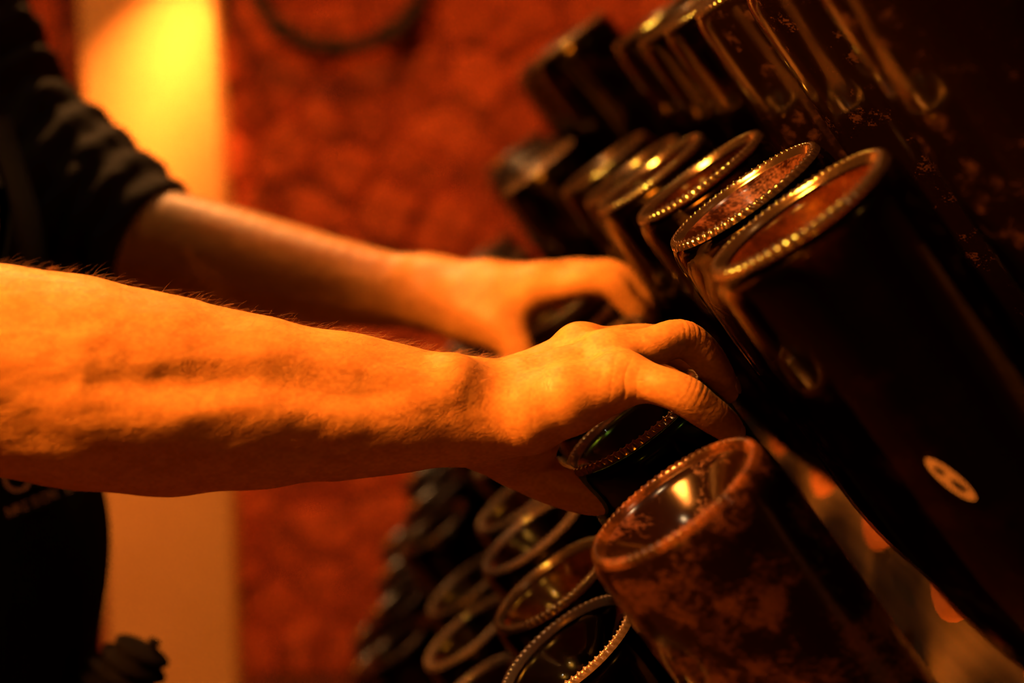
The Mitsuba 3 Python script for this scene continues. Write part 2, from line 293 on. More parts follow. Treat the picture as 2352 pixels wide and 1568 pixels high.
for row in range(1, 6):
    for col in range(1, 7):
        if (row, col) in ((5, 1), (5, 2)): continue
        kind, rim, lab = SPEC.get((row, col), (None, 'rim_glass', None))
        if kind is None:
            kind = 'dust_light' if row == 1 and col < 4 else ('brown' if (row + col) % 3 == 0 else 'dark')
            rim = 'rim_pale' if row >= 4 else 'rim_glass'
            lab = f'dark bottle in the {ROW[row]}, {NTH[col]}'
        g = rng.normal(0, 1, 5)
        base = p1(row, col) + np.array(JIT.get((row, col), (g[0] * .002, g[1] * .003, g[2] * .002)))
        k, M = bottle(base, kind, lab, 'bottles in the near riddling rack', far=col > 4, rim=rim, tilt=(g[3] * .008, g[4] * .008))
        if (row, col) == (2, 1):       # pale mark on the body: an oval with two bare spots
            from shapely.geometry import Point
            from shapely import affinity
            cam_l = np.linalg.inv(M) @ np.r_[EYE, 1]; ph0 = math.atan2(cam_l[1], cam_l[0]) + .25
            ov = lambda x, y, a, b: affinity.translate(affinity.scale(Point(0, 0).buffer(1, 24), a, b), x, y)
            pg = ov(0, 0, .0122, .0031).difference(ov(-.0052, .0002, .0028, .0011)).difference(ov(.0042, -.0001, .0042, .0012))
            pg = affinity.rotate(pg, -15, origin=(0, 0))
            pm = trimesh.creation.extrude_polygon(pg, .0004, engine='earcut').subdivide().subdivide(); v = pm.vertices
            pm.vertices = np.stack([(.0444 + v[:, 2]) * np.cos(ph0 + v[:, 1] / .0444), (.0444 + v[:, 2]) * np.sin(ph0 + v[:, 1] / .0444), .1110 + v[:, 0]], 1)
            put(k + '__pale_mark', {**mikit.ply(pm, 'pale_tan'), 'to_world': T(M)}); tag(k + '__pale_mark', 'pale oval mark with two bare spots')
O2B = P(1230, 383, 1.35)
P2ROW = ['first', 'second', 'third', 'fourth', 'fifth', 'sixth', 'seventh']
for row in range(1, 8):
    for col in range(1, 5):
        g = rng.normal(0, 1, 5)
        base = O2B + RV * .125 * (col - 1) + (-NV * .0345 - ZV * .1175) * (row - 2) + g[:3] * .003
        bottle(base, 'dark', f'small blurred bottle of the far rack, {P2ROW[row - 1]} row from top, {["nearest the camera", "second from the camera", "third from the camera", "last of its row"][col - 1]}', 'bottles in the far riddling rack', True, 'rim_pale', (g[3] * .015, g[4] * .015))

# ------------------------------------------------------------------ riddling racks
def wood(a, b, s):
    a, b = mi.Color3f(*a), mi.Color3f(*b)
    def f(p, n, uv):
        q = p.y * 1.0; w = p.z * 1.05 - p.x * .3
        g = fbm(q * 5 + s, w * 150, p.x * 20, 3); k = fbm(q * 18, w * 40, s, 2)
        return mix(a, b, smoothstep(.25, .75, .6 * g + .4 * k))
    return mikit.proc(f)
princ('old_wood', wood((.05, .033, .016), (.12, .082, .042), 2.0), .8, .2)
princ('raw_wood', wood((.32, .11, .035), (.44, .17, .06), 9.0), .8, .2)
TL = NV * .0394 + ZV * .1161; TL /= np.linalg.norm(TL); BN = np.cross(RV, TL); BN *= -np.sign(BN @ NV)
def rack(o, cols, rows, sp, rs, label, depth):
    k = numbered('riddling_rack')
    c0 = o + AX * depth
    c0 = c0
    W0, W1, H0, H1 = -.085, sp * (cols - 1) + .085, -rs * (rows - 2) - .13, rs + .12
    th = .034
    b = m3.Manifold.cube([W1 - W0, H1 - H0, th]).translate([W0, H0, -th])
    liners = []
    for r_ in range(-1, rows - 1):
        for c_ in range(cols):
            cs = m3.CrossSection.circle(1.0, 28)
            cone = cs.scale([.025, .034]).extrude(th + .004, 0, 0, [1.70, 1.35]).translate([c_ * sp, -r_ * rs, -th - .002])
            b = b - cone
    M = np.eye(4); M[:3, 0] = RV; M[:3, 1] = TL; M[:3, 2] = BN; M[:3, 3] = c0
    if np.linalg.det(M[:3, :3]) < 0: M[:3, 0] *= -1; b = b.mirror([1, 0, 0])
    me = b.to_mesh(); v, f = np.array(me.vert_properties[:, :3]), np.array(me.tri_verts)
    cen, nrm = v[f].mean(1), np.cross(v[f[:, 1]] - v[f[:, 0]], v[f[:, 2]] - v[f[:, 0]]); nrm /= np.linalg.norm(nrm, axis=1, keepdims=True) + 1e-12
    inside = (np.abs(nrm[:, 2]) < .98) & (cen[:, 0] * (1 if M[0, 0] * RV[0] > 0 else -1) > W0 + .004) & (cen[:, 0] * (1 if M[0, 0] * RV[0] > 0 else -1) < W1 - .004) & (cen[:, 1] > H0 + .004) & (cen[:, 1] < H1 - .004)
    v = v @ M[:3, :3].T + M[:3, 3]
    put(k + '__board', mikit.ply(trimesh.Trimesh(v, f[~inside]), 'old_wood'))
    hx = np.round(cen[:, 0] * (1 if M[0, 0] * RV[0] > 0 else -1) / sp).astype(int); hy = np.round(cen[:, 1] / rs).astype(int)
    for a, b_ in sorted(set(zip(hx[inside], hy[inside]))):
        m = inside & (hx == a) & (hy == b_); put(numbered(k + '__hole_bevel'), mikit.ply(trimesh.Trimesh(v, f[m]), 'raw_wood', 35))
    # rear leg frame of the A
    top = c0 + TL * H1; 
    for c_ in (W0 + .03, W1 - .03):
        t0 = top + RV * c_ + NV * .02; d = np.array([NV[0] * .38, NV[1] * .38, -1.0])
        foot = t0 + d * (t0[2] - .0)
        m = box((-.025, -.018, 0), (.025, .018, np.linalg.norm(foot - t0)), .003)
        R = trimesh.geometry.align_vectors([0, 0, 1], (foot - t0) / np.linalg.norm(foot - t0)); R[:3, 3] = t0
        put(numbered(k + '__leg'), mikit.ply(m.apply_transform(R), 'old_wood'))
    for c_ in (W0 + .02, W1 - .02):
        t0 = c0 + TL * H0 + RV * c_ - BN * .017; foot = t0 - TL * (t0[2] / TL[2])
        m = box((-.02, -.017, -.02), (.02, .017, np.linalg.norm(foot - t0)), .003)
        R = trimesh.geometry.align_vectors([0, 0, 1], -TL); R[:3, 3] = t0
        put(numbered(k + '__leg'), mikit.ply(m.apply_transform(R), 'old_wood'))
    tag(k, label, 'riddling rack')
rack(p1(2, 1), 6, 7, .1187, .1226, 'near leaning wooden rack with oval holes, holding the big bottles', .215)
rack(O2B, 4, 8, .125, .1225, 'far leaning wooden rack holding the small blurred bottles', .225)

# ------------------------------------------------------------------ the person: one signed distance field, turned into meshes
def rcone(p, a, b, ra, rb):             # distance to a cone with round ends
    ba = b - a; l2 = ba @ ba; rr = ra - rb; a2 = l2 - rr * rr; il2 = 1.0 / l2
    pa = p - a; y = pa @ ba; z = y - l2
    q = pa * l2 - y[:, None] * ba; x2 = np.einsum('ij,ij->i', q, q); y2 = y * y * l2; z2 = z * z * l2
    k = np.sign(rr) * rr * rr * x2
    d = (np.sqrt(x2 * a2 * il2) + y * rr) * il2 - ra
    d = np.where(np.sign(z) * a2 * z2 > k, np.sqrt(x2 + z2) * il2 - rb, d)
    return np.where(np.sign(y) * a2 * y2 < k, np.sqrt(x2 + y2) * il2 - ra, d)
def ell(p, c, r, R=None):
    q = p - c
    if R is not None: q = q @ R
    k0 = np.linalg.norm(q / r, axis=1); k1 = np.linalg.norm(q / (np.asarray(r) ** 2), axis=1) + 1e-9
    return k0 * (k0 - 1) / k1
def smin(a, b, k):
    h = np.maximum(k - np.abs(a - b), 0) / k
    return np.minimum(a, b) - h * h * k * .25
def chain(pts, k=.004):                 # [(point, radius), ...] as one limb
    pts = [(np.asarray(p, float), r) for p, r in pts]
    def f(p):
        d = None
        for (a, ra), (b, rb) in zip(pts[:-1], pts[1:]):
            e = rcone(p, a, b, ra, rb); d = e if d is None else smin(d, e, k)
        return d
    lo = np.min([c - r for c, r in pts], 0); hi = np.max([c + r for c, r in pts], 0)
    f.lo, f.hi = lo, hi
    return f
def finger(pts):                        # a smooth limb through the joints
    from scipy.interpolate import CubicSpline, PchipInterpolator
    c = np.array([p for p, _ in pts]); r = np.array([q for _, q in pts]); s = np.r_[0, np.cumsum(np.linalg.norm(np.diff(c, axis=0), axis=1))]
    t = np.linspace(0, s[-1], 22); return chain(list(zip(CubicSpline(s, c)(t), PchipInterpolator(s, r)(t))), .0008)
def union(fs, k):
    def f(p):
        d = np.full(len(p), 1.0)
        if not len(p): return d
        pl, ph = p.min(0) - .05, p.max(0) + .05
        for g in fs:
            if (g.lo > ph).any() or (g.hi < pl).any(): continue
            m = np.all((p > g.lo - .05) & (p < g.hi + .05), 1)
            if m.any():
                d[m] = smin(d[m], g(p[m]), k)
        return d
    f.lo = np.min([g.lo for g in fs], 0); f.hi = np.max([g.hi for g in fs], 0)
    return f
def ball(c, r, R=None):
    c = np.asarray(c, float); r = np.asarray(r, float)
    f = lambda p: ell(p, c, r, R)
    f.lo, f.hi = c - r.max(), c + r.max(); return f
def surface(f, lo, hi, h, project=2):
    """The zero surface of f inside a box, as a net of quads, pulled onto the field; returns vertices, faces, normals."""
    lo, hi = np.asarray(lo, float), np.asarray(hi, float); n = np.ceil((hi - lo) / h).astype(int) + 1
    cs = 4; nc = (n + cs - 1) // cs + 1
    C = np.stack(np.meshgrid(*[lo[k] + np.arange(nc[k]) * h * cs for k in range(3)], indexing='ij'), -1).reshape(-1, 3)
    dc = f(C).reshape(nc)
    near = np.abs(dc) < h * cs * 2.0
    val = np.repeat(np.repeat(np.repeat(dc, cs, 0), cs, 1), cs, 2)[:n[0], :n[1], :n[2]].copy()
    msk = np.repeat(np.repeat(np.repeat(near, cs, 0), cs, 1), cs, 2)
    from scipy.ndimage import maximum_filter
    msk = maximum_filter(near, 3).repeat(cs, 0).repeat(cs, 1).repeat(cs, 2)[:n[0], :n[1], :n[2]]
    idx = np.argwhere(msk); val[tuple(idx.T)] = f(lo + idx * h)
    s = val < 0
    acc = np.zeros(tuple(n - 1) + (3,), np.float32); num = np.zeros(tuple(n - 1), np.int16)
    quads = []
    for ax in range(3):
        o = [k for k in range(3) if k != ax]
        a = [slice(None)] * 3; b = [slice(None)] * 3; a[ax] = slice(0, -1); b[ax] = slice(1, None)
        E_ = np.argwhere(s[tuple(a)] != s[tuple(b)])
        v0 = val[tuple(a)][tuple(E_.T)]; v1 = val[tuple(b)][tuple(E_.T)]; t = v0 / (v0 - v1)
        pt = E_.astype(float); pt[:, ax] += t
        cells = []
        for d in ((0, 0), (-1, 0), (-1, -1), (0, -1)):
            c = E_.copy(); c[:, o[0]] += d[0]; c[:, o[1]] += d[1]; cells.append(c)
        ok = np.all([np.all((c >= 0) & (c < n - 1), 1) for c in cells], 0)
        for c in cells:
            good = np.all((c >= 0) & (c < n - 1), 1)
            np.add.at(acc, tuple(c[good].T), pt[good]); np.add.at(num, tuple(c[good].T), 1)
        flat = [np.ravel_multi_index(c[ok].T, n - 1) for c in cells]
        q = np.stack(flat, 1); flip = (v0[ok] < 0) ^ (ax == 1)
        q[flip] = q[flip][:, ::-1]; quads.append(q)
    used = np.flatnonzero(num.ravel()); remap = np.full(num.size, -1); remap[used] = np.arange(len(used))
    V = lo + (acc.reshape(-1, 3)[used] / num.ravel()[used, None]) * h
    Q = remap[np.vstack(quads)][:, ::-1]
    for _ in range(project):
        g = grad(f, V); d = f(V); V = V - np.clip(d, -h, h)[:, None] * g
    return V, np.vstack([Q[:, [0, 1, 2]], Q[:, [0, 2, 3]]]), grad(f, V)
def grad(f, p, e=3e-4):
    g = np.stack([f(p + [e, 0, 0]) - f(p - [e, 0, 0]), f(p + [0, e, 0]) - f(p - [0, e, 0]), f(p + [0, 0, e]) - f(p - [0, 0, e])], 1)
    return g / (np.linalg.norm(g, axis=1, keepdims=True) + 1e-12)

# --- near (right) hand
W = lambda px, py, Z, r: (P(px, py, Z), r)
N_MCP = {'pinky': (1432, 852, .656), 'ring': (1398, 806, .674), 'middle': (1334, 788, .695), 'index': (1306, 812, .722)}
near_palm = union([
    chain([W(1062, 938, .668, .0208), W(1180, 935, .662, .0150), W(1300, 903, .656, .0135), W(1432, 864, .656, .0098)], .003),
    chain([W(1068, 926, .676, .0195), W(1200, 888, .672, .0140), W(1398, 816, .674, .0098)], .003),
    chain([W(1072, 930, .690, .0190), W(1200, 874, .690, .0130), W(1334, 798, .695, .0100)], .003),
    chain([W(1072, 936, .704, .0180), W(1200, 888, .708, .0130), W(1306, 820, .722, .0100)], .003),
    chain([W(1100, 970, .668, .0190), W(1215, 960, .660, .0165), W(1310, 935, .656, .0125), W(1400, 903, .655, .0100)], .003),
    chain([W(1090, 975, .690, .0185), W(1180, 1000, .690, .0150), W(1235, 1010, .695, .0110)], .003),
    chain([W(1398, 816, .674, .0090), W(1432, 864, .656, .0095)], .003), chain([W(1334, 798, .695, .0092), W(1398, 816, .674, .0092)], .003),
    chain([W(1306, 820, .722, .0095), W(1334, 798, .695, .0095)], .003)], .007)
near_fingers = [
    finger([W(1415, 872, .656, .0100), W(1475, 876, .652, .0094), W(1530, 890, .646, .0088), W(1578, 911, .645, .0090), W(1612, 936, .647, .0083), W(1645, 959, .650, .0077), W(1668, 977, .655, .0068), W(1681, 989, .660, .0056)]),
    finger([W(1388, 820, .674, .0100), W(1450, 808, .674, .0097), W(1512, 790, .676, .0093), W(1566, 778, .682, .0093), W(1612, 808, .687, .0086), W(1642, 848, .692, .0079), W(1661, 882, .697, .0070), W(1670, 900, .700, .0058)]),
    finger([W(1328, 800, .695, .0100), W(1420, 790, .705, .0093), W(1525, 792, .718, .0088), W(1585, 822, .724, .0082), W(1632, 856, .728, .0074), W(1652, 888, .726, .0062)]),
    finger([W(1300, 823, .722, .0100), W(1380, 808, .738, .0092), W(1475, 808, .756, .0090), W(1540, 850, .762, .0080), W(1600, 905, .758, .0074), W(1630, 940, .752, .0060)])]
near_thumb = finger([W(1110, 985, .697, .0180), W(1170, 1040, .703, .0150), W(1228, 1086, .706, .0118), W(1270, 1108, .704, .0108), W(1320, 1126, .700, .0104), W(1360, 1140, .696, .0092), W(1384, 1148, .694, .0072)])
# --- near forearm (ends at the elbow, then the upper arm)
def F(px, py, Z, half): return W(px, py, Z, (half - min(16, half * .08)) * Z / FPX)
near_fore = union([
    chain([F(-230, 790, .622, 205), F(0, 815, .630, 203), F(200, 845, .637, 198), F(400, 870, .645, 178), F(600, 890, .652, 150), F(800, 902, .659, 122), F(950, 920, .664, 100), F(1068, 940, .668, 94)], .02),
    chain([F(-230, 840, .618, 205), F(0, 880, .625, 200), F(200, 925, .632, 194), F(400, 950, .640, 178), F(600, 960, .648, 148), F(800, 962, .656, 121), F(950, 962, .662, 101), F(1068, 958, .668, 96)], .02),
    chain([F(-200, 840, .66, 195), F(200, 885, .668, 190), F(500, 915, .675, 160), F(800, 930, .682, 115), F(1072, 940, .684, 92)], .02),
    chain([F(960, 900, .655, 60), F(1040, 885, .653, 55)], .01),
    ball(P(1040, 872, .654), (.0092, .0085, .0085))], .010)
near_upper = chain([F(-235, 830, .632, 215), W(-390, 250, .66, .048), (np.array([-.40, .79, 1.43]), .058)], .03)
near_arm = [near_palm, near_thumb, near_fore]
# --- far (left) arm and hand
far_palm = union([
    chain([W(985, 662, 1.035, .0235), W(1120, 655, 1.015, .0165), W(1245, 655, .995, .0130)], .008),
    chain([W(985, 660, 1.055, .0220), W(1120, 645, 1.045, .0150), W(1262, 642, 1.025, .0120)], .008),
    chain([W(985, 665, 1.072, .0200), W(1262, 648, 1.055, .0120)], .008), chain([W(985, 690, 1.08, .0190), W(1240, 668, 1.085, .0115)], .008),
    chain([W(985, 690, 1.03, .0220), W(1090, 715, 1.005, .0205), W(1150, 735, .992, .0180)], .008),
    chain([W(1150, 680, .998, .0150), W(1205, 685, .992, .0140)], .008)], .012)
far_fingers = [
    finger([W(1240, 656, .995, .0128), W(1320, 650, .985, .0112), W(1402, 652, .982, .0110), W(1440, 685, .985, .0096), W(1468, 715, .99, .0088), W(1480, 738, .995, .0070)]),
    finger([W(1255, 645, 1.025, .0120), W(1340, 634, 1.02, .0108), W(1415, 634, 1.018, .0105), W(1458, 668, 1.02, .0092), W(1482, 705, 1.022, .0084), W(1492, 730, 1.024, .0066)]),
    finger([W(1255, 650, 1.055, .0118), W(1400, 640, 1.05, .0102), W(1450, 672, 1.05, .0088), W(1480, 720, 1.05, .0068)]),
    finger([W(1240, 668, 1.085, .0112), W(1360, 662, 1.08, .0090), W(1410, 690, 1.078, .0078), W(1440, 735, 1.075, .0062)])]
far_thumb = finger([W(1060, 705, 1.01, .0200), W(1130, 745, .992, .0165), W(1180, 785, .98, .0130), W(1200, 825, .978, .0120), W(1225, 862, .98, .0112), W(1250, 888, .985, .0085)])
far_fore = union([
    finger([F(230, 528, 1.128, 118), F(420, 552, 1.11, 113), F(560, 588, 1.095, 110), F(700, 626, 1.08, 102), F(850, 652, 1.06, 84), F(990, 670, 1.045, 66)]),
    finger([F(230, 568, 1.138, 112), F(420, 590, 1.12, 110), F(560, 615, 1.105, 108), F(700, 645, 1.09, 102), F(850, 668, 1.07, 82), F(990, 682, 1.055, 64)])], .02)
far_upper = chain([F(260, 535, 1.13, 122), W(0, 330, 1.16, .046), (np.array([-.47, 1.16, 1.40]), .056)], .03)
# --- trunk, head, legs
FD = np.array([.972, .235, 0]); SD = np.array([.235, -.972, 0])     # facing, and towards the near side
TC = np.array([-.447, .965, 0]); up = lambda z: np.array([0, 0, z])
trunk = union([chain([(TC + up(1.02) + SD * s * .06, .098), (TC - FD * .02 + up(1.20) + SD * s * .075, .098), (TC - FD * .03 + up(1.34) + SD * s * .085, .088), (TC - FD * .035 + up(1.41) + SD * s * .10, .062)], .05) for s in (-1, 1)] +
              [chain([(TC + up(.90) + SD * s * .075, .100), (TC + up(1.02) + SD * s * .06, .098)], .05) for s in (-1, 1)] +
              [chain([(TC - FD * .035 + up(1.42), .062), (TC - FD * .01 + up(1.52), .056)], .03)], .06)
HC = TC + FD * .03 + up(1.63)
RH = np.stack([FD, SD, np.array([0, 0, 1.0])], 1); a_ = .35
RH = RH @ np.array([[math.cos(a_), 0, math.sin(a_)], [0, 1, 0], [-math.sin(a_), 0, math.cos(a_)]])
H = lambda f, s, u: HC + RH @ np.array([f, s, u])
def cut(f, c, r, k):
    g = lambda p: -smin(-f(p), np.linalg.norm(p - c, axis=1) - r, k)
    g.lo, g.hi = f.lo, f.hi; return g
head = union([ball(H(-.012, 0, .03), (.098, .075, .088), RH), ball(H(.022, 0, -.045), (.066, .060, .070), RH),
              chain([(H(.060, 0, -.090), .022), (H(.030, .045, -.062), .020), (H(-.02, .058, -.03), .018)], .02), chain([(H(.060, 0, -.090), .022), (H(.030, -.045, -.062), .020), (H(-.02, -.058, -.03), .018)], .02),
              chain([(H(.078, 0, .018), .010), (H(.098, 0, -.018), .012)], .01), ball(H(.092, .013, -.022), (.010,) * 3), ball(H(.092, -.013, -.022), (.010,) * 3),
              chain([(H(.076, .036, .030), .011), (H(.082, .012, .028), .010)], .01), chain([(H(.076, -.036, .030), .011), (H(.082, -.012, .028), .010)], .01),
              chain([(H(.072, .020, -.056), .007), (H(.082, 0, -.054), .0085), (H(.072, -.020, -.056), .007)], .01), chain([(H(.070, .016, -.066), .008), (H(.079, 0, -.067), .009), (H(.070, -.016, -.066), .008)], .01)], .016)
for s in (-1, 1): head = cut(head, H(.094, s * .033, .010), .017, .012)
ears = [ball(H(-.012, s * .080, -.005), (.022, .010, .032), RH) for s in (-1, 1)]
def leg(s): return chain([(TC + SD * s * .085 + up(.90), .088), (TC + SD * s * .095 + FD * .02 + up(.50), .062), (TC + SD * s * .10 - FD * .02 + up(.09), .042)], .03)
legs = [leg(-1), leg(1)]
body_big = union([near_upper, near_fore, far_upper, far_fore, trunk, head] + ears + legs, .016)
def fingers_min(fs, k=.0014):
    def f(p):
        d = np.full(len(p), 1.0); pl, ph = p.min(0) - .05, p.max(0) + .05
        for g in fs:
            if (g.lo > ph).any() or (g.hi < pl).any(): continue
            m = np.all((p > g.lo - .05) & (p < g.hi + .05), 1)
            if m.any(): d[m] = smin(d[m], g(p[m]), k)
        return d
    f.lo = np.min([g.lo for g in fs], 0); f.hi = np.max([g.hi for g in fs], 0); return f
def join(a, b, k):
    f = lambda p: smin(a(p), b(p), k)
    f.lo, f.hi = np.minimum(a.lo, b.lo), np.maximum(a.hi, b.hi); return f
near_hand = join(join(near_palm, near_thumb, .010), fingers_min(near_fingers), .007)
far_hand = join(join(far_palm, far_thumb, .012), fingers_min(far_fingers), .009)
def whole(p):
    d = body_big(p)
    for g, k in ((near_hand, .012), (far_hand, .014)):
        m = np.all((p > g.lo - .05) & (p < g.hi + .05), 1)
        if m.any(): d[m] = smin(d[m], g(p[m]), k)
    return d
# skin relief: creases across the knuckles, wrist lines, a loose unevenness
def relief(p, n):
    arm = (1 - np.clip((p[:, 0] - P(1000, 940, .667)[0]) / .04, 0, 1)) * np.where(p[:, 1] > .87, .25, 1)
    d = .0007 * (meshkit.fbm(p * 45, 2, 3) - .5) + .0034 * arm * (meshkit.fbm(p * [13, 42, 42] + [0, 0, p[0, 0] * 0], 3, 8) - .5) + .0005 * arm * (meshkit.noise(p * [110, 170, 170], 5) - .5)
    fr = np.clip(n @ -FW * 2.0 - .1, 0, 1)               # the long hollow and the muscle ridge below it on the near side of the forearm
    for (x0, y0), (x1, y1), amp_, wid in (((330, 868), (960, 890), -.0034, .0085), ((180, 945), (960, 965), .0012, .0095), ((-200, 920), (260, 975), -.0022, .010)):
        a0, b0 = P(x0, y0, .645), P(x1, y1, .66); u = np.clip((p[:, 0] - a0[0]) / (b0[0] - a0[0]), -.2, 1.2)
        v = (p - (a0 + u[:, None] * (b0 - a0))) @ UP + .014 * (meshkit.fbm(p * 18, 2, 21) - .5)
        d = d + amp_ * fr * np.exp(-(v / wid) ** 2) * np.clip((u + .1) * 4, 0, 1) * np.clip((1.1 - u) * 4, 0, 1)
    def crease(c, t, offs, depth, wid, reach, side=None, amp=.0008):
        q = p - c; s = q @ t; r = np.linalg.norm(q - s[:, None] * t, axis=1)
        m = np.exp(-(r / reach) ** 4)
        if side is not None: m = m * np.clip(.25 + n @ side, 0, 1)
        wob = .6 * amp * (meshkit.noise(p * 130, 9) - .5) * 2
        return -sum(depth * w * np.exp(-((s + wob - o) / wid) ** 2) for o, w in offs) * m
    def jt(a, b): t = P(*b) - P(*a); return t / np.linalg.norm(t)
    back = -FW * .4 + UP * .9
    pk = jt((1530, 884, .646), (1622, 938, .647)); rk = jt((1510, 785, .676), (1605, 806, .687))
    d += crease(P(1583, 910, .645), pk, [(-.0060, .6), (-.0032, .8), (-.0004, 1), (.0030, 1), (.0056, .6)], .00024, .0006, .0095, back)
    d += crease(P(1645, 959, .650), pk, [(-.0016, .6), (.0006, 1), (.0028, .6)], .00012, .0005, .0085, back)
    d += crease(P(1567, 768, .682), rk, [(-.0070, .5), (-.0040, .8), (-.0010, .9), (.0022, 1), (.0050, .7)], .00024, .0006, .0095, back)
    d += crease(P(1648, 848, .692), jt((1605, 806, .687), (1668, 880, .697)), [(-.0015, .7), (.0012, 1)], .00012, .0005, .008, back)
    d += crease(P(1436, 880, .652), jt((1400, 860, .656), (1480, 872, .652)), [(-.0105, .5), (-.0050, .7), (.0012, 1.1), (.0065, .5)], .0003, .0008, .013, None, .0022)
    wt = jt((1060, 943, .668), (1220, 915, .664))
    d += crease(P(1160, 935, .665), wt, [(-.021, .4), (-.013, .5), (-.006, .8), (.001, .6), (.008, 1), (.015, .7), (.024, .5)], .00012, .0009, .034, -FW * .7 - UP * .2, .004)
    d += crease(P(1085, 1020, .672), jt((1040, 1050, .67), (1120, 1000, .67)), [(-.008, .8), (-.003, 1), (.003, 1), (.008, .8)], .0003, .0009, .018, None, .003)
    # tendons and veins on the back of the hand, hollows behind the knuckles
    return d
pieces = []
def add_piece(lo, hi, h, rel=True, fine=0):
    V, Fc, N = surface(whole, lo, hi, h)
    if fine:
        V, Fc = trimesh.remesh.subdivide(V, Fc); dd = whole(V); N = grad(whole, V); V = V - dd[:, None] * N
    if rel: V = V + relief(V, N)[:, None] * N
    pieces.append((V, Fc))
xw = P(1030, 940, .667)[0]; xe = P(-110, 850, .63)[0]
hand_lo = np.array([xw - .0005, near_hand.lo[1] - .02, near_hand.lo[2] - .02]); hand_hi = near_hand.hi + .012
# far hand and forearm share the x range: boxes are split along y, between the arms
YS = .5 * (near_hand.hi[1] + far_hand.lo[1]); YF = .93
add_piece([xw - .0015, .55, 1.03], [.20, .80, 1.30], .0011, True, 1)
xf = P(330, 560, 1.1)[0]
add_piece([xf - .012, .50, 1.02], [xw, .80, 1.33], .0018)
add_piece([xf - .012, .86, 1.02], [.24, 1.25, 1.36], .0022)
add_piece([-.85, .45, -.02], [xf + .001, 1.40, 1.95], .007, False)
V = np.vstack([v for v, _ in pieces]); at = np.cumsum([0] + [len(v) for v, _ in pieces]); Fc = np.vstack([f + a for (_, f), a in zip(pieces, at)])
sk = trimesh.Trimesh(V, Fc, process=False)
put('person', mikit.ply(sk, 'skin', True))
tag('person', 'person in a black apron and dark short sleeves gripping two bottle bases', 'person')

# finger nails
for pip, dip, tip, r_ in ((P(1583, 914, .645), P(1645, 959, .650), P(1681, 989, .660), .0066), (P(1566, 778, .682), P(1642, 848, .692), P(1670, 900, .700), .0070), (P(1402, 652, .982), P(1440, 685, .985), P(1480, 738, .995), .0088)):
    t1 = (dip - pip) / np.linalg.norm(dip - pip); t2 = (tip - dip) / np.linalg.norm(tip - dip); dz = t1 - t2; dz -= (dz @ t2) * t2; dz /= np.linalg.norm(dz)
    m = trimesh.creation.icosphere(3, 1.0); m.apply_scale([.0058, .0047, .0016]); R = np.eye(4); R[:3, 0] = t2; R[:3, 1] = np.cross(dz, t2); R[:3, 2] = dz; R[:3, 3] = dip + .80 * (tip - dip) + dz * r_ * .86
    put(numbered('person__nail'), mikit.ply(m.apply_transform(R), 'nail', True))

# hair on the forearms
def hairs(f, px0, px1, n, Zlo, seed, ln, rad, cfun):
    r2 = np.random.default_rng(seed)
    C = [cfun(t) for t in r2.uniform(0, .84, n)]; c = np.array([x for x, _ in C]); rd = np.array([x for _, x in C])
    ang = r2.normal(0, .75, n); p = c + (np.cos(ang)[:, None] * UP - np.sin(ang)[:, None] * FW) * rd[:, None] * 1.6
    dirn = p - c; dirn /= np.linalg.norm(dirn, axis=1, keepdims=True)
    for _ in range(7): p = p - dirn * f(p)[:, None]
    g = grad(f, p); tow = RT * .75 + g * .60 + r2.normal(0, .34, (n, 3)); tow /= np.linalg.norm(tow, axis=1, keepdims=True)
    L = ln * r2.uniform(.5, 1.25, n); s = np.linspace(0, 1, 5)[:, None]; wild = r2.normal(0, .12, (n, 3))
    return trimesh.util.concatenate([tube(p[k] + L[k] * (s * tow[k] + .6 * s ** 2 * (-g[k] * .45 + RT * .25 + wild[k])), [rad, rad, rad * .85, rad * .6, rad * .15], 3) for k in range(n)])
fa = [(P(-60, 812, .635), .05), (P(400, 890, .648), .042), (P(800, 925, .665), .030), (P(1060, 930, .67), .022), (P(1330, 840, .675), .018)]
def near_axis(t):
    x = t * (len(fa) - 1); i = min(int(x), len(fa) - 2); u = x - i
    return fa[i][0] * (1 - u) + fa[i + 1][0] * u, fa[i][1] * (1 - u) + fa[i + 1][1] * u
put('person__arm_hair', mikit.ply(hairs(whole, 0, 0, 1100, 0, 3, .0080, .000045, near_axis), 'arm_hair', True))
tag('person__arm_hair', 'fine short hairs along the top of the near forearm', kind='stuff')

# clothes
def folds(p, c, t, amp, freq, seed):
    s = (p - c) @ t
    return amp * .6 * np.sin(s * freq + 9.0 * meshkit.fbm(p * 12, 2, seed)) + amp * 2.4 * (meshkit.fbm(p * 30, 3, seed + 4) - .5)
fs_dir = (P(330, 520, 1.13) - P(0, 330, 1.16)); fs_dir /= np.linalg.norm(fs_dir)
far_sleeve = chain([W(345, 566, 1.125, .0475), W(290, 536, 1.13, .0495), W(160, 436, 1.145, .054), W(0, 306, 1.16, .058), (np.array([-.46, 1.16, 1.385]), .070)], .03)
near_sleeve = chain([W(-300, 560, .645, .054), W(-390, 250, .66, .060), (np.array([-.40, .79, 1.42]), .070)], .03)
shirt_trunk = union([chain([(TC + up(.78) + SD * s * .080, .112), (TC + up(.90) + SD * s * .075, .114), (TC + up(1.02) + SD * s * .06, .112), (TC - FD * .02 + up(1.20) + SD * s * .075, .112), (TC - FD * .03 + up(1.34) + SD * s * .085, .100), (TC - FD * .035 + up(1.41) + SD * s * .10, .072)], .05) for s in (-1, 1)], .08)
nsd = np.array([-.40, .79, 1.42]) - P(-300, 560, .645); nsd /= np.linalg.norm(nsd)
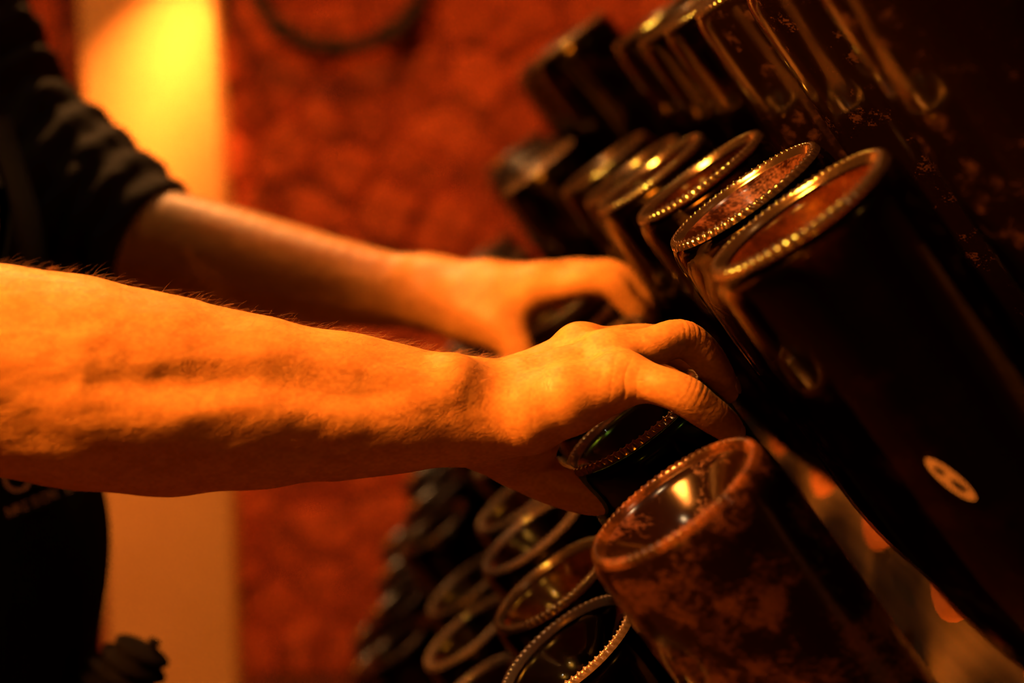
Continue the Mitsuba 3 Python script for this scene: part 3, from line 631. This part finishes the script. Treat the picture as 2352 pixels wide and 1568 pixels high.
def shirt(p):
    d = smin(smin(shirt_trunk(p), far_sleeve(p) + folds(p, P(330, 520, 1.13), fs_dir, .0062, 230, 2) * np.clip(((P(330, 520, 1.13) - p) @ fs_dir + .02) / .03, .15, 1), .03), near_sleeve(p) + folds(p, P(-300, 560, .645), nsd, .004, 200, 5), .03)
    cuff = np.maximum((p - P(352, 552, 1.125)) @ fs_dir, -((p - P(-295, 575, .645)) @ nsd) - .0 + 0 * d - 10 * (p @ SD < -9))
    d = np.maximum(d, np.where((p - P(352, 552, 1.125)) @ fs_dir > -.2, (p - P(352, 552, 1.125)) @ fs_dir, -1) * (p[:, 1] > 1.0) - 1 * (p[:, 1] <= 1.0))
    d = np.maximum(d, np.where((p[:, 1] < .90) & (p[:, 0] > -.52) & (p[:, 2] < 1.36), -((p - P(-285, 590, .645)) @ nsd), -1))
    neck = np.linalg.norm(p - (TC - FD * .01 + up(1.50)), axis=1) - .075
    return np.maximum(np.maximum(d, -neck), .80 - p[:, 2])
V, Fc, N = surface(shirt, [-.80, .45, .78], [-.20, 1.40, 1.56], .0042, 1)
put('person__shirt', mikit.ply(trimesh.Trimesh(V, Fc, process=False), 'shirt_cloth', True)); tag('person__shirt', 'dark brown-black short-sleeved shirt with creased sleeves')
# apron: a sheet standing off the shirt, bib in front
def sheet(off, zs, th):
    out = []
    for zz in zs:
        row = []
        for a in th:
            dirn = FD * math.cos(a) + SD * math.sin(a); o = TC + up(zz); lo_, hi_ = .0, .5
            t = np.linspace(.02, .40, 60); d = shirt_trunk(o + t[:, None] * dirn) if zz > .90 else shirt_trunk(TC + up(.90) + t[:, None] * dirn)
            k = np.flatnonzero(d < off)[-1]; r_ = np.interp(off, d[k:k + 2], t[k:k + 2])
            row.append(o + dirn * r_)
        out.append(row)
    return np.array(out)
zs = np.r_[np.linspace(.42, .9, 13), np.linspace(.92, 1.30, 34)]; NT = 56
def apron_half(zz): return 1.75 if zz < 1.06 else max(.62, 1.75 - (zz - 1.06) * 6.0)
G = []
for zz in zs:
    th = np.linspace(-apron_half(zz), apron_half(zz), NT)
    flare = 1 + max(0, .95 - zz) * .10
    row = sheet(.010, [zz], th)[0]; o = TC + up(zz)
    belly = .014 * math.exp(-((zz - .99) / .075) ** 2) * np.clip(np.cos(th), 0, 1)
    row = o + (row - o) * (flare * (1 + .012 * np.sin(th * 9) * max(0, 1.0 - zz) * 3))[:, None] + belly[:, None] * FD
    G.append(row)
G = np.array(G)
def solid_sheet(G, thick):
    nz, nt = G.shape[:2]; du = np.gradient(G, axis=1); dv = np.gradient(G, axis=0); n = np.cross(du, dv); n /= np.linalg.norm(n, axis=2, keepdims=True)
    if (n[nz // 2, nt // 2] @ FD) < 0: n = -n
    V = np.vstack([G.reshape(-1, 3), (G + n * thick).reshape(-1, 3)]); i, j = np.meshgrid(np.arange(nz - 1), np.arange(nt - 1), indexing='ij')
    q = np.stack([i * nt + j, i * nt + j + 1, (i + 1) * nt + j + 1, (i + 1) * nt + j], -1).reshape(-1, 4); m = nz * nt
    ring = np.r_[np.arange(nt), np.arange(1, nz) * nt + nt - 1, (nz - 1) * nt + np.arange(nt - 2, -1, -1), np.arange(nz - 2, 0, -1) * nt]
    r2 = np.roll(ring, -1); side = np.stack([ring, r2, r2 + m, ring + m], 1)
    Q = np.vstack([q + m, q[:, ::-1], side]); me = trimesh.Trimesh(V, np.vstack([Q[:, [0, 1, 2]], Q[:, [0, 2, 3]]]), process=False); trimesh.repair.fix_normals(me); return me
apron = solid_sheet(G, .0025)
put('person__apron', mikit.ply(apron, 'apron_cloth', 40)); tag('person__apron', 'black bib apron with pale printed lettering')
# lettering printed on the apron
def on_apron(mesh, px, py, ang, Z0=.95):
    m = mesh.copy(); m.apply_transform(trimesh.transformations.rotation_matrix(ang, [0, 0, 1])); v = m.vertices
    rays = P(px, py, Z0) + v[:, :1] * RT + v[:, 1:2] * UP
    o = EYE[None] + 0 * rays; dd = rays - o; dd /= np.linalg.norm(dd, axis=1, keepdims=True)
    mid = P(px, py, Z0); d0 = (mid - EYE) / np.linalg.norm(mid - EYE)
    dd = np.tile(d0, (len(v), 1)); o = rays - d0 * .5
    loc, ir, _ = apron.ray.intersects_location(o, dd, multiple_hits=False)
    hit = np.full((len(v), 3), np.nan); hit[ir] = loc
    bad = np.isnan(hit[:, 0])
    if bad.any(): hit[bad] = rays[bad]
    m.vertices = hit - d0 * (.0008 + .0008 * (v[:, 2:] > 1e-5)); return m
lm = [('O', 2, 1133, .021, .10), ('Z', 82, 1112, .021, .18)]
def letter(ch, hgt): return meshkit.text_mesh(ch, hgt, .001, False)
let = []
for ch, x, y, hgt, a in lm: put(numbered('person__print'), mikit.ply(on_apron(letter(ch, hgt), x, y, a), 'print_ink'))
for i, ch in enumerate('MAISON D'):
    if ch != ' ': put(numbered('person__print'), mikit.ply(on_apron(letter(ch, .0062), 17 + i * 19.5, 1190 - i * 8.2, .38), 'print_ink'))
# knot of the apron strings
kb = P(240, 1560, .93)
knot = union([chain([(kb + .02 * -UP, .014), (P(300, 1525, .925), .016), (P(338, 1512, .925), .011)], .01), chain([(P(268, 1522, .93), .010), (P(330, 1545, .93), .012)], .01), chain([(P(120, 1640, .95), .014), (P(200, 1590, .94), .016), (kb, .016)], .02)], .008)
V, Fc, N = surface(lambda p: knot(p) + .0022 * np.sin(p @ UP * 500 + p[:, 0] * 300), knot.lo - .01, knot.hi + .01, .002, 1)
put('person__apron_knot', mikit.ply(trimesh.Trimesh(V, Fc, process=False), 'apron_cloth', True)); tag('person__apron_knot', 'black knotted end of the apron strings')
# trousers, shoes, hair, eyes
tr = union([chain([(TC + SD * s * .075 + up(.99), .112), (TC + SD * s * .085 + up(.90), .116), (TC + SD * s * .095 + FD * .02 + up(.50), .078), (TC + SD * s * .10 - FD * .02 + up(.05), .062)], .03) for s in (-1, 1)], .03)
V, Fc, N = surface(lambda p: np.maximum(tr(p) + .003 * np.sin(p[:, 2] * 60 + 4 * meshkit.fbm(p * 8, 2, 1)), .035 - p[:, 2]), tr.lo - .03, tr.hi + .02, .010, 1)
put('person__trousers', mikit.ply(trimesh.Trimesh(V, Fc, process=False), 'trouser_cloth', True))
for s in (-1, 1):
    sc = TC + SD * s * .10
    so = union([chain([(sc - FD * .06 + up(.042), .040), (sc + FD * .05 + up(.040), .038), (sc + FD * .14 + up(.034), .034)], .02), chain([(sc - FD * .03 + up(.05), .045), (sc - FD * .02 + up(.10), .044)], .02)], .02)
    V, Fc, N = surface(lambda p: np.maximum(so(p), .001 - p[:, 2]), so.lo - .02, so.hi + .02, .006, 1)
    put(numbered('person__shoe'), mikit.ply(trimesh.Trimesh(V, Fc, process=False), 'shoe_leather', True))
hair_f = union([ball(H(-.022, 0, .040), (.102, .082, .092), RH), ball(H(-.055, 0, -.01), (.065, .074, .075), RH)], .02)
face_cut = ball(H(.090, 0, -.05), (.085, .10, .110), RH)
V, Fc, N = surface(lambda p: np.maximum(hair_f(p) + .010 * (meshkit.fbm(p * [60, 60, 25], 3, 3) - .5), -face_cut(p)), hair_f.lo - .02, hair_f.hi + .02, .004, 1)
put('person__hair', mikit.ply(trimesh.Trimesh(V, Fc, process=False), 'head_hair', True))
for s in (-1, 1):
    e_ = numbered('person__eye'); c = H(.0665, s * .033, .011)
    put(e_, mikit.ply(trimesh.creation.icosphere(3, .0125).apply_translation(c), 'eye_white', True))
    put(e_ + '__iris', mikit.ply(trimesh.creation.icosphere(2, .0062).apply_scale(1).apply_translation(c + RH @ np.array([.0073, 0, -.0015])), 'eye_iris', True))
